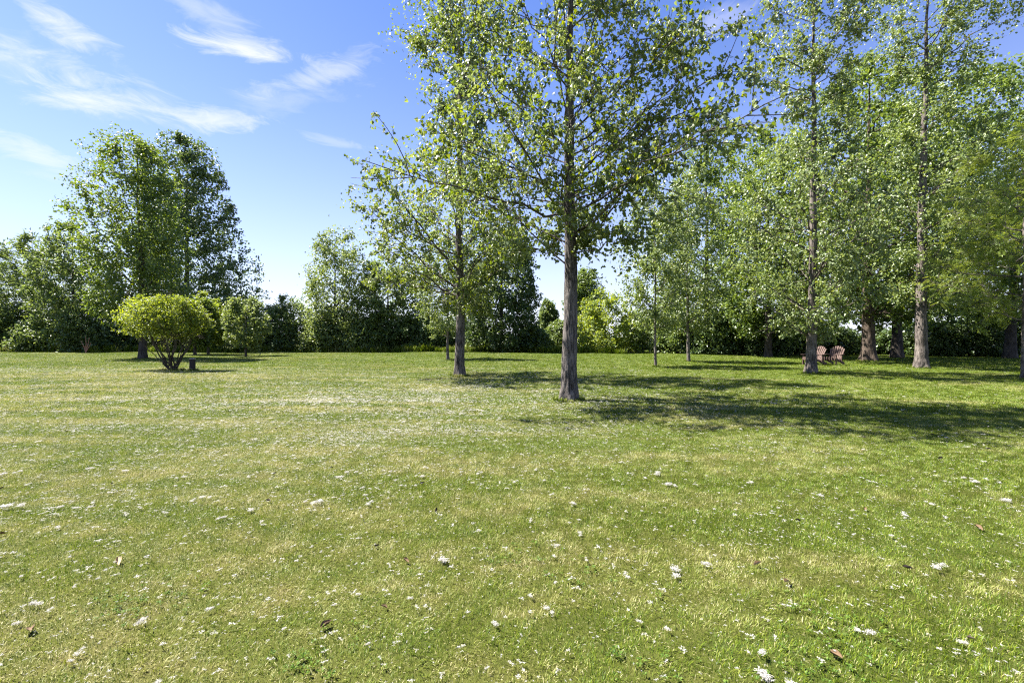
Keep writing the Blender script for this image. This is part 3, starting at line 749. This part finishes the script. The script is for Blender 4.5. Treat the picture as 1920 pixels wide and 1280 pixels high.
bush(160, 46, 575, 52, 'hedge', 'hedge bush beside the reddish bare stems', 205)
bush(225, 47, 590, 46, 'dark', 'dark hedge bush left of the tall pale tree trunk', 206, shape=1)
bush(300, 52, 596, 60, 'dark', 'dark hedge bush straight behind the yellow shrub', 207)
bush(400, 54, 600, 62, 'hedge', 'hedge bush behind the small round trees', 208)
bush(485, 52, 600, 40, 'hedge', 'low hedge bush right of the small round trees', 209, shape=1)
bush(545, 49, 556, 50, 'hedge', 'domed hedge bush left of the loose pale tree', 210)
bush(605, 47, 590, 42, 'silver', 'pale hedge bush at the foot of the loose pale tree', 211, shape=1)
bush(668, 47.5, 596, 46, 'silver', 'pale hedge bush left of the dark leafy hedge tree', 212)
bush(775, 50, 590, 46, 'hedge', 'hedge bush behind the small young tree on its left', 213)
bush(838, 50, 600, 48, 'dark', 'low dark bush behind the small young tree trunk', 214)
bush(890, 49, 606, 40, 'dark', 'low dark bush right of the forked cottonwood trunk', 215, shape=1)
bush(1000, 47, 612, 34, 'hedge', 'low bush under the right flank of the very dark domed tree', 216)
bush(1050, 49, 600, 36, 'hedge', 'bush hidden half by the nearest trunk', 217, shape=1)
bush(1270, 42, 590, 48, 'hedge', 'bush behind the farther slim young tree', 218)
bush(1345, 39, 585, 52, 'dark', 'dark bush right of the farther slim young tree', 219, shape=1)
bush(1425, 38, 590, 52, 'dark', 'dark bush left of the slim cottonwood at the hedge', 220)
bush(1490, 39, 596, 46, 'dark', 'dark bush behind the slim cottonwood trunk', 221)
bush(1560, 40, 612, 50, 'dark', 'low dark bush straight behind the chairs', 222, shape=1)
bush(1655, 40, 618, 46, 'dark', 'low dark bush right of the thickest trunk', 223)
bush(1740, 38, 600, 56, 'dark', 'dark bush behind the stout mottled trunk', 224)
bush(1820, 37, 596, 56, 'dark', 'dark bush left of the leaning dark trunk', 225, shape=1)
bush(1905, 37, 590, 62, 'dark', 'dark bush at the right picture edge', 226)
bush(1300, 60, 520, 90, 'dark', 'tall dark thicket far behind the two slim young trees', 227, name='thicket', n=.8, size=.36)
bush(1480, 58, 500, 110, 'dark', 'tall dark thicket far behind the slim cottonwood', 228, name='thicket', n=.8, size=.36)
bush(1820, 56, 480, 120, 'dark', 'tall dark thicket far behind the right edge trees', 229, name='thicket', n=.8, size=.36)
bush(515, 50, 572, 42, 'hedge', 'hedge bush in the dip left of the domed hedge bush', 231)
bush(640, 49, 570, 48, 'hedge', 'green hedge bush behind the two pale hedge bushes', 232)
bush(705, 48, 588, 40, 'hedge', 'hedge bush in front of the dark leafy hedge tree', 233, shape=1)
bush(812, 48, 582, 42, 'hedge', 'hedge bush between the small young tree and the dark leafy hedge tree', 234)

# ------------------------------------------------------------------ the two garden chairs
PAINT = plain_mat('weathered_red_stain', (.10, .06, .048), .8, .4, 25)
def slab(size, bev=.006):
    v, f = box((0, 0, 0), size); return mesh('board', v, [f], PAINT)
def board(name, root, c, size, rx=0, ry=0, rz=0):
    o = obj(name, slab(size), root); o.location = c; o.rotation_euler = (rx, ry, rz); return o
def chair(loc, rz, label):
    r = empty('garden_chair', loc, label, 'chair', 'slatted garden chairs on the lawn', rz)
    # local: faces -y
    for s in (-1, 1):
        board('front_leg', r, (s*.30, -.30, .27), (.035, .10, .54))
        # long side rail that slopes from the seat front down to the ground behind
        o = board('side_rail', r, (s*.262, .13, .215), (.035, 1.02, .12), rx=R_(-16))
        board('armrest', r, (s*.345, -.02, .555), (.14, .78, .028))
        board('rear_post', r, (s*.30, .27, .33), (.035, .07, .44), rx=R_(-6))
    for k in range(6):
        t = k/5
        board('seat_slat', r, (0, -.335+.52*t, .405-.145*t), (.52, .082, .022), rx=R_(-15.5))
    board('apron', r, (0, -.385, .33), (.56, .022, .12))
    rec = R_(27)
    for k in range(7):
        u = (k-3); h = .86-.018*u*u
        fan = u*R_(2.6)
        L0 = h/2
        c = (u*.074+math.sin(fan)*L0, .20+math.sin(rec)*L0, .22+math.cos(rec)*L0)
        o = board('back_slat', r, c, (.066, .02, h)); o.rotation_euler = (-rec, fan, 0)
    board('back_brace', r, (0, .37, .50), (.62, .03, .07), rx=-rec)
    board('back_brace', r, (0, .26, .28), (.54, .03, .07), rx=-rec)
    return r
g = photo_ground(1561, 685.5); chair(g, R_(-60), 'slatted red brown garden chair in full view, right of the slim trunk')
g = photo_ground(1524, 686); chair(g, R_(-72), 'slatted red brown garden chair half hidden behind the slim cottonwood trunk')

# short post beside the yellow shrub
DARKWOOD = plain_mat('dark_weathered_wood', (.035, .026, .022), .8, .35, 30)
CAPM = plain_mat('pale_cap', (.30, .30, .29), .6, .2, 20)
def post():
    b = photo_ground(361, 697)
    r = empty('short_post', b, 'short dark round post with pale flat cap beside the yellow shrub', 'post')
    n = 20; a = np.arange(n)*2*math.pi/n
    def lathe(name, prof, mat):
        V = np.concatenate([np.stack([rr*np.cos(a), rr*np.sin(a), np.full(n, z)], -1) for rr, z in prof])
        k = len(prof); F = [[j*n+i, j*n+(i+1) % n, (j+1)*n+(i+1) % n, (j+1)*n+i] for j in range(k-1) for i in range(n)]
        obj(name, mesh(name, V, [np.array(F)], mat, False), r)
    lathe('shaft', [(.118, -.08), (.115, .04), (.112, .30), (.112, .515)], DARKWOOD)
    lathe('cap', [(.0, .516), (.124, .516), (.128, .524), (.126, .545), (.11, .556), (.0, .56)], CAPM)
post()
# thin stake far left and reddish bare stems in the hedge
STICK = plain_mat('reddish_twig', (.30, .15, .11), .8, .2, 30)
b = ground_at(31, 44)
P_ = np.array([[[0, 0, -.1], [.01, 0, .15], [.0, .0, .3]]]); V, F = tubes(P_, np.full((1, 3), .03), 6)
o = obj('marker_stake', mesh('marker_stake', V, [F], DARKWOOD, True), label='thin dark stake standing in the lawn at far left', cat='stake'); o.location = b
b = ground_at(161, 42.5)
r = empty('bare_stems', b, 'reddish bare forked stems leaning in front of the left hedge', 'branches')
for e in ((-.45, 0, 1.15), (.25, .1, 1.45), (.5, 0, .95), (-.1, .1, 1.6)):
    e = np.array(e); P_ = np.array([[(-.1*e[0], 0, -.05), e*.5+np.array([.05, 0, .1]), e]]); V, F = tubes(P_, np.array([[.035, .028, .014]]), 6)
    obj('stem', mesh('stem', V, [F], STICK, True), r)

# ------------------------------------------------------------------ cottonwood fluff and fallen leaves
def fluff_mat():
    m, nt, out = new_mat('seed_fluff'); L = nt.links
    d = nt.nodes.new('ShaderNodeBsdfDiffuse'); d.inputs[0].default_value = (.58, .56, .52, 1)
    t = nt.nodes.new('ShaderNodeBsdfTranslucent'); t.inputs[0].default_value = (.58, .56, .52, 1)
    mx = nt.nodes.new('ShaderNodeMixShader'); mx.inputs[0].default_value = .45
    L.new(d.outputs[0], mx.inputs[1]); L.new(t.outputs[0], mx.inputs[2]); L.new(mx.outputs[0], out.inputs[0]); return m
FLUFF = fluff_mat()
def fluff_mesh(rng, lobes, n, length=1.0, thin=1.0):
    """unit-size tuft of fine hairs"""
    cs = rng.normal(0, .3, (lobes, 3))*np.array([length, .7, .15])
    c = cs[rng.integers(0, lobes, n)]+rng.normal(0, .16, (n, 3))*np.array([1, 1, .6])
    d = norm(rng.normal(0, 1, (n, 3))*np.array([1, 1, .6]))
    l = rng.uniform(.12, .34, n)[:, None]
    s = norm(np.cross(d, rng.normal(0, 1, (n, 3))))*thin*rng.uniform(.04, .09, n)[:, None]
    b_ = c-d*l*.5; m = c+rng.normal(0, .05, (n, 3)); e = c+d*l*.5+rng.normal(0, .06, (n, 3))
    V = np.stack([b_-s, b_+s, m+s, m-s, e], 1); V[..., 2] = np.maximum(V[..., 2], -.1)
    i = np.arange(n)[:, None]*5
    return mesh('fluff', V, [i+np.array([[0, 1, 2, 3]]), i+np.array([[3, 2, 4]])], FLUFF)
rf = np.random.default_rng(77)
FL = [fluff_mesh(rf, k, 220, ln, .4) for k, ln in ((2, 1), (3, 1.3), (4, 1.6), (2, 1), (5, 2.0), (3, 1))]
FLS = [fluff_mesh(rf, k, 26, 1.3, .9) for k in (1, 2, 2, 3)]
big = [(20, 950, .085, 'long white fluff drift at the left picture edge', 4), (1755, 1073, .055, 'long white fluff clump in the lower right lawn', 4),
       (1630, 1203, .045, 'white fluff clump with two lobes near the bottom right', 2), (1432, 1243, .038, 'bright fluff clump left of the bottom right fluff clumps', 1)]
for px, py, s, lab, k in big:
    b = photo_ground(px, py); o = obj('fluff_tuft', FL[k], label=lab, cat='fluff', group='white seed fluff lying on the grass')
    o.location = b+np.array([0, 0, .04]); o.scale = (s, s, s*.8); o.rotation_euler = (0, 0, rf.uniform(-.4, .4))
def fluff_density(x, y):
    u = x*math.cos(R_(24))+y*math.sin(R_(24)); v = -x*math.sin(R_(24))+y*math.cos(R_(24))
    st = .5+.5*np.sin(v*2.9+np.sin(u*.35)*1.6+.7*np.sin(u*1.1+v*.4))*(.55+.45*np.sin(u*.8+v*1.7+1))
    pat = .5+.5*np.sin(x*1.7+1.3*np.sin(y*.9))*np.sin(y*1.1+1.9*np.sin(x*.6+2))
    st = st*(.35+.65*pat)
    band = np.exp(-((x+2.4)/4.6)**2)*np.exp(-((y-10.5)/4.2)**2)
    side = np.clip(1.05-x*.09, .12, 1.1)
    far = np.clip(1.6-y*.055, .12, 1)
    return (.12+.4*st**3+1.1*band*(.3+1.6*st**2))*side*far
def sample(n, d0, d1, seed):
    r = np.random.default_rng(seed); out = np.zeros((0, 2))
    while len(out) < n:
        # even in the ground plane inside the view
        y = np.sqrt(r.uniform(d0*d0, d1*d1, 4*n)); x = r.uniform(-1.2, 1.2, 4*n)*y
        k = r.random(4*n)*1.6 < fluff_density(x, y)
        out = np.vstack([out, np.stack([x[k], y[k]], -1)])
    return out[:n]
P_ = sample(150, 1.9, 5.2, 5)
for i, (x, y) in enumerate(P_):
    s = rf.uniform(.016, .040)*(1.75 if rf.random() < .25 else 1)
    o = obj('fluff_tuft', FL[i % 6], label='small white tuft of seed fluff caught in the foreground grass', cat='fluff', group='small fluff tufts in the foreground')
    o.location = (x, y, float(height(x, y))+.028); o.scale = (s, s, s*.8); o.rotation_euler = (0, 0, rf.uniform(0, 6.28))
P2 = np.concatenate([sample(13000, 1.8, 8, 6), sample(44000, 1.8, 22, 8)])
s = np.concatenate([.005+rf.exponential(.007, 13000), .006+rf.exponential(.012, 44000)*np.clip(P2[13000:, 1]/9, .5, 1.15)]); s = np.minimum(s, .012+.008*P2[:, 1])
rot = np.zeros((len(P2), 3)); rot[:, 2] = rf.uniform(0, 6.28, len(P2))
scatter('seed_fluff', 'fine white cottonwood seed fluff dusting the whole lawn', 'fluff', np.column_stack([P2, height(P2[:, 0], P2[:, 1])+.035]), rot, np.stack([s*1.3, s, s*.7], -1), rf.integers(0, 4, len(P2)), FLS)

WEED = leaf_mat('clover_leaf', (.045, .095, .010), (.075, .14, .012), (.13, .20, .018), (.09, .14, .03), .3, .6, .3)
def weed_mesh(rng, n, ln):
    a = rng.random(n)*6.283; t = rng.uniform(.2, 1, n)
    ax = np.stack([np.cos(a), np.sin(a), rng.uniform(.1, .9, n)], -1)
    p = np.stack([np.cos(a)*t*.8, np.sin(a)*t*.8, .3+.5*rng.random(n)], -1)
    fr = leaf_frames(rng, ax, 1.5, .4)
    V, FF, nf = leaf_verts(p, fr, np.full(n, ln)*rng.uniform(.6, 1.3, n), 'delta')
    return mesh('weed', V, FF, WEED, False, {'rnd': np.concatenate([np.repeat(rng.random(n), k) for k in nf])})
rw = np.random.default_rng(91)
WD = [weed_mesh(rw, 14, .55) for _ in range(4)]
wp_, ws_ = [], []
cents = [photo_ground(230, 1135)[:2], photo_ground(610, 1240)[:2], photo_ground(1180, 1255)[:2], photo_ground(1560, 1180)[:2], photo_ground(1500, 1250)[:2]] + [np.array([rw.uniform(-1, 1.1)*y_, y_]) for y_ in np.sqrt(rw.uniform(4, 60, 9))]
for c in cents:
    for k in range(rw.integers(12, 34)):
        q = c+rw.normal(0, .11, 2)*np.array([1.4, 1]); wp_.append((q[0], q[1], float(height(q[0], q[1]))+.012)); ws_.append(rw.uniform(.012, .024))
wr = np.zeros((len(wp_), 3)); wr[:, 2] = rw.random(len(wp_))*6.28
scatter('clover_patches', 'dark green low clover and weeds growing in patches of the lawn', 'weeds', wp_, wr, np.stack([ws_]*3, -1), rw.integers(0, 4, len(wp_)), WD)

def tuft_mesh(rng, n, h):
    a = rng.random(n)*6.283; r = np.sqrt(rng.random(n))*h*.35
    base = np.stack([np.cos(a)*r, np.sin(a)*r, np.zeros(n)], -1)
    d = np.stack([np.cos(a+rng.normal(0, .7, n)), np.sin(a+rng.normal(0, .7, n)), np.zeros(n)], -1)
    ln = np.clip(rng.normal(.45, .25, n), .05, 1.2)[:, None]; hh = (h*rng.uniform(.4, 1.1, n))[:, None]
    up = np.array([0, 0, 1.]); sd = np.stack([-d[:, 1], d[:, 0], d[:, 2]], -1)*(.012*h/.4)
    mid = base+(d*np.sin(ln*.5)+up*np.cos(ln*.5))*hh*.55; tip = mid+(d*np.sin(ln*1.5)+up*np.cos(ln*1.5))*hh*.45
    V = np.stack([base-sd, base+sd, mid+sd, mid-sd, tip], 1); i = np.arange(n)[:, None]*5; rnd = rng.random(n)*.9
    return mesh('tuft', V, [i+np.array([[0, 1, 2, 3]]), i+np.array([[3, 2, 4]])], GRASS, False, {'rnd': np.concatenate([rnd, rnd])})
rt_ = np.random.default_rng(55)
TF = [tuft_mesh(rt_, 40, .45) for _ in range(5)]
line = np.array([(-70, 46.5), (-40, 45.0), (-24, 47.0), (-14, 45.5), (2, 44.5), (9, 41.5), (16, 36.0), (26, 35.0), (34, 34.5), (48, 34)])
tp_, ts_ = [], []
for k in range(1800):
    x_ = rt_.uniform(-66, 10); y_ = np.interp(x_, line[:, 0], line[:, 1])+abs(rt_.normal(0, 1.0))-.4+.7*math.sin(x_*.9)*math.sin(x_*.37)
    tp_.append((x_, y_, float(height(x_, y_)))); ts_.append(rt_.uniform(.4, 1.7)*(1.5 if rt_.random() < .1 else 1))
for px, d, rr in ((1066, 11, .26), (862, 17.5, .27), (1520, 18.3, .27), (1728, 21.3, .33), (1229, 22.9, .12), (1291, 27, .15), (1628, 27.8, .5), (268, 32, .42), (325, 19.4, .35), (361, 19.6, .14)):
    g = ground_at(px, d)
    for k in range(int(30+60*rr)):
        a = rt_.random()*6.283; q = rr*rt_.uniform(.9, 1.45); tp_.append((g[0]+q*math.cos(a), g[1]+q*math.sin(a), g[2])); ts_.append(rt_.uniform(.12, .34))
tr_ = np.zeros((len(tp_), 3)); tr_[:, 2] = rt_.random(len(tp_))*6.28
scatter('rough_grass', 'taller uncut grass along the hedge foot and round the trunk bases', 'grass', tp_, tr_, np.stack([ts_]*3, -1), rt_.integers(0, 5, len(tp_)), TF)

DRY = [plain_mat('dry_leaf_brown', (.11, .068, .034), .9, .3, 40), plain_mat('dry_leaf_tan', (.33, .25, .15), .9, .2, 40), plain_mat('dry_leaf_dark', (.045, .03, .022), .7, .3, 40)]
def dry_leaf(rng, mat):
    """curled dead leaf: a grid bent along and across"""
    nu, nv = 7, 5; u = np.linspace(0, 1, nu); v = np.linspace(-1, 1, nv)
    U, Vv = np.meshgrid(u, v, indexing='ij')
    w = .42*np.sin(np.pi*np.clip(U*.92+.06, 0, 1))**.7*(1-.25*U)
    k = rng.uniform(1.2, 2.6); q = rng.uniform(.3, 1.4)
    x = np.sin(Vv*k)*w/k*1.1; z = (1-np.cos(Vv*k))*w/k*1.2 + q*.3*(U-.5)**2 + rng.normal(0, .025, U.shape)
    y = U-.5
    V = np.stack([x, y, z], -1).reshape(-1, 3); ii = np.arange(nu*nv).reshape(nu, nv)
    F = np.stack([ii[:-1, :-1], ii[1:, :-1], ii[1:, 1:], ii[:-1, 1:]], -1).reshape(-1, 4)
    return mesh('dry_leaf', V, [F], mat, True)
rl = np.random.default_rng(15)
DL = [[dry_leaf(rl, m) for _ in range(4)] for m in DRY]
named = [(222, 1058, .12, 1, 'pale curled dead leaf with fluff in the lower left lawn'), (58, 1186, .09, 0, 'brown curled dead leaf near the bottom left corner'),
         (1474, 1100, .085, 1, 'tan pointed dead leaf right of the watermark height in lower right'), (1835, 993, .085, 0, 'brown dead leaf lying near the right picture edge'),
         (1702, 1072, .07, 2, 'dark dead leaf beside the long fluff clump'), (762, 1060, .07, 0, 'brown dead leaf in the lower middle of the lawn'),
         (612, 1180, .08, 0, 'brown dead leaf low in the picture left of centre'), (1420, 1066, .08, 1, 'pale dead leaf left of the tan pointed leaf'),
         (1568, 1240, .08, 0, 'brown dead leaf at the bottom edge right of centre'), (502, 944, .07, 2, 'dark dead leaf left of centre in the middle foreground')]
for px, py, s, m, lab in named:
    if 'watermark' in lab: lab = 'tan pointed dead leaf in the lower right lawn'
    b = photo_ground(px, py); o = obj('fallen_leaf', DL[m][rl.integers(4)], label=lab, cat='leaf', group='dead leaves on the lawn')
    s *= .75; o.location = b+np.array([0, 0, .022]); o.scale = (s, s, s); o.rotation_euler = (rl.uniform(-.3, .3), rl.uniform(-.3, .3), rl.uniform(0, 6.28))
for i in range(100):
    y = math.sqrt(rl.uniform(2.2**2, 14**2)); x = rl.uniform(-1.15, 1.15)*y
    s = rl.uniform(.03, .055); m = rl.choice([0, 2, 2])
    o = obj('fallen_leaf', DL[m][rl.integers(4)], label='small dark brown dead leaf scattered on the lawn', cat='leaf', group='small dark dead leaves scattered on the lawn')
    o.location = (x, y, float(height(x, y))+.02); o.scale = (s, s, s); o.rotation_euler = (rl.uniform(-.5, .5), rl.uniform(-.5, .5), rl.uniform(0, 6.28))
print('LEAF TRIS', TRI)
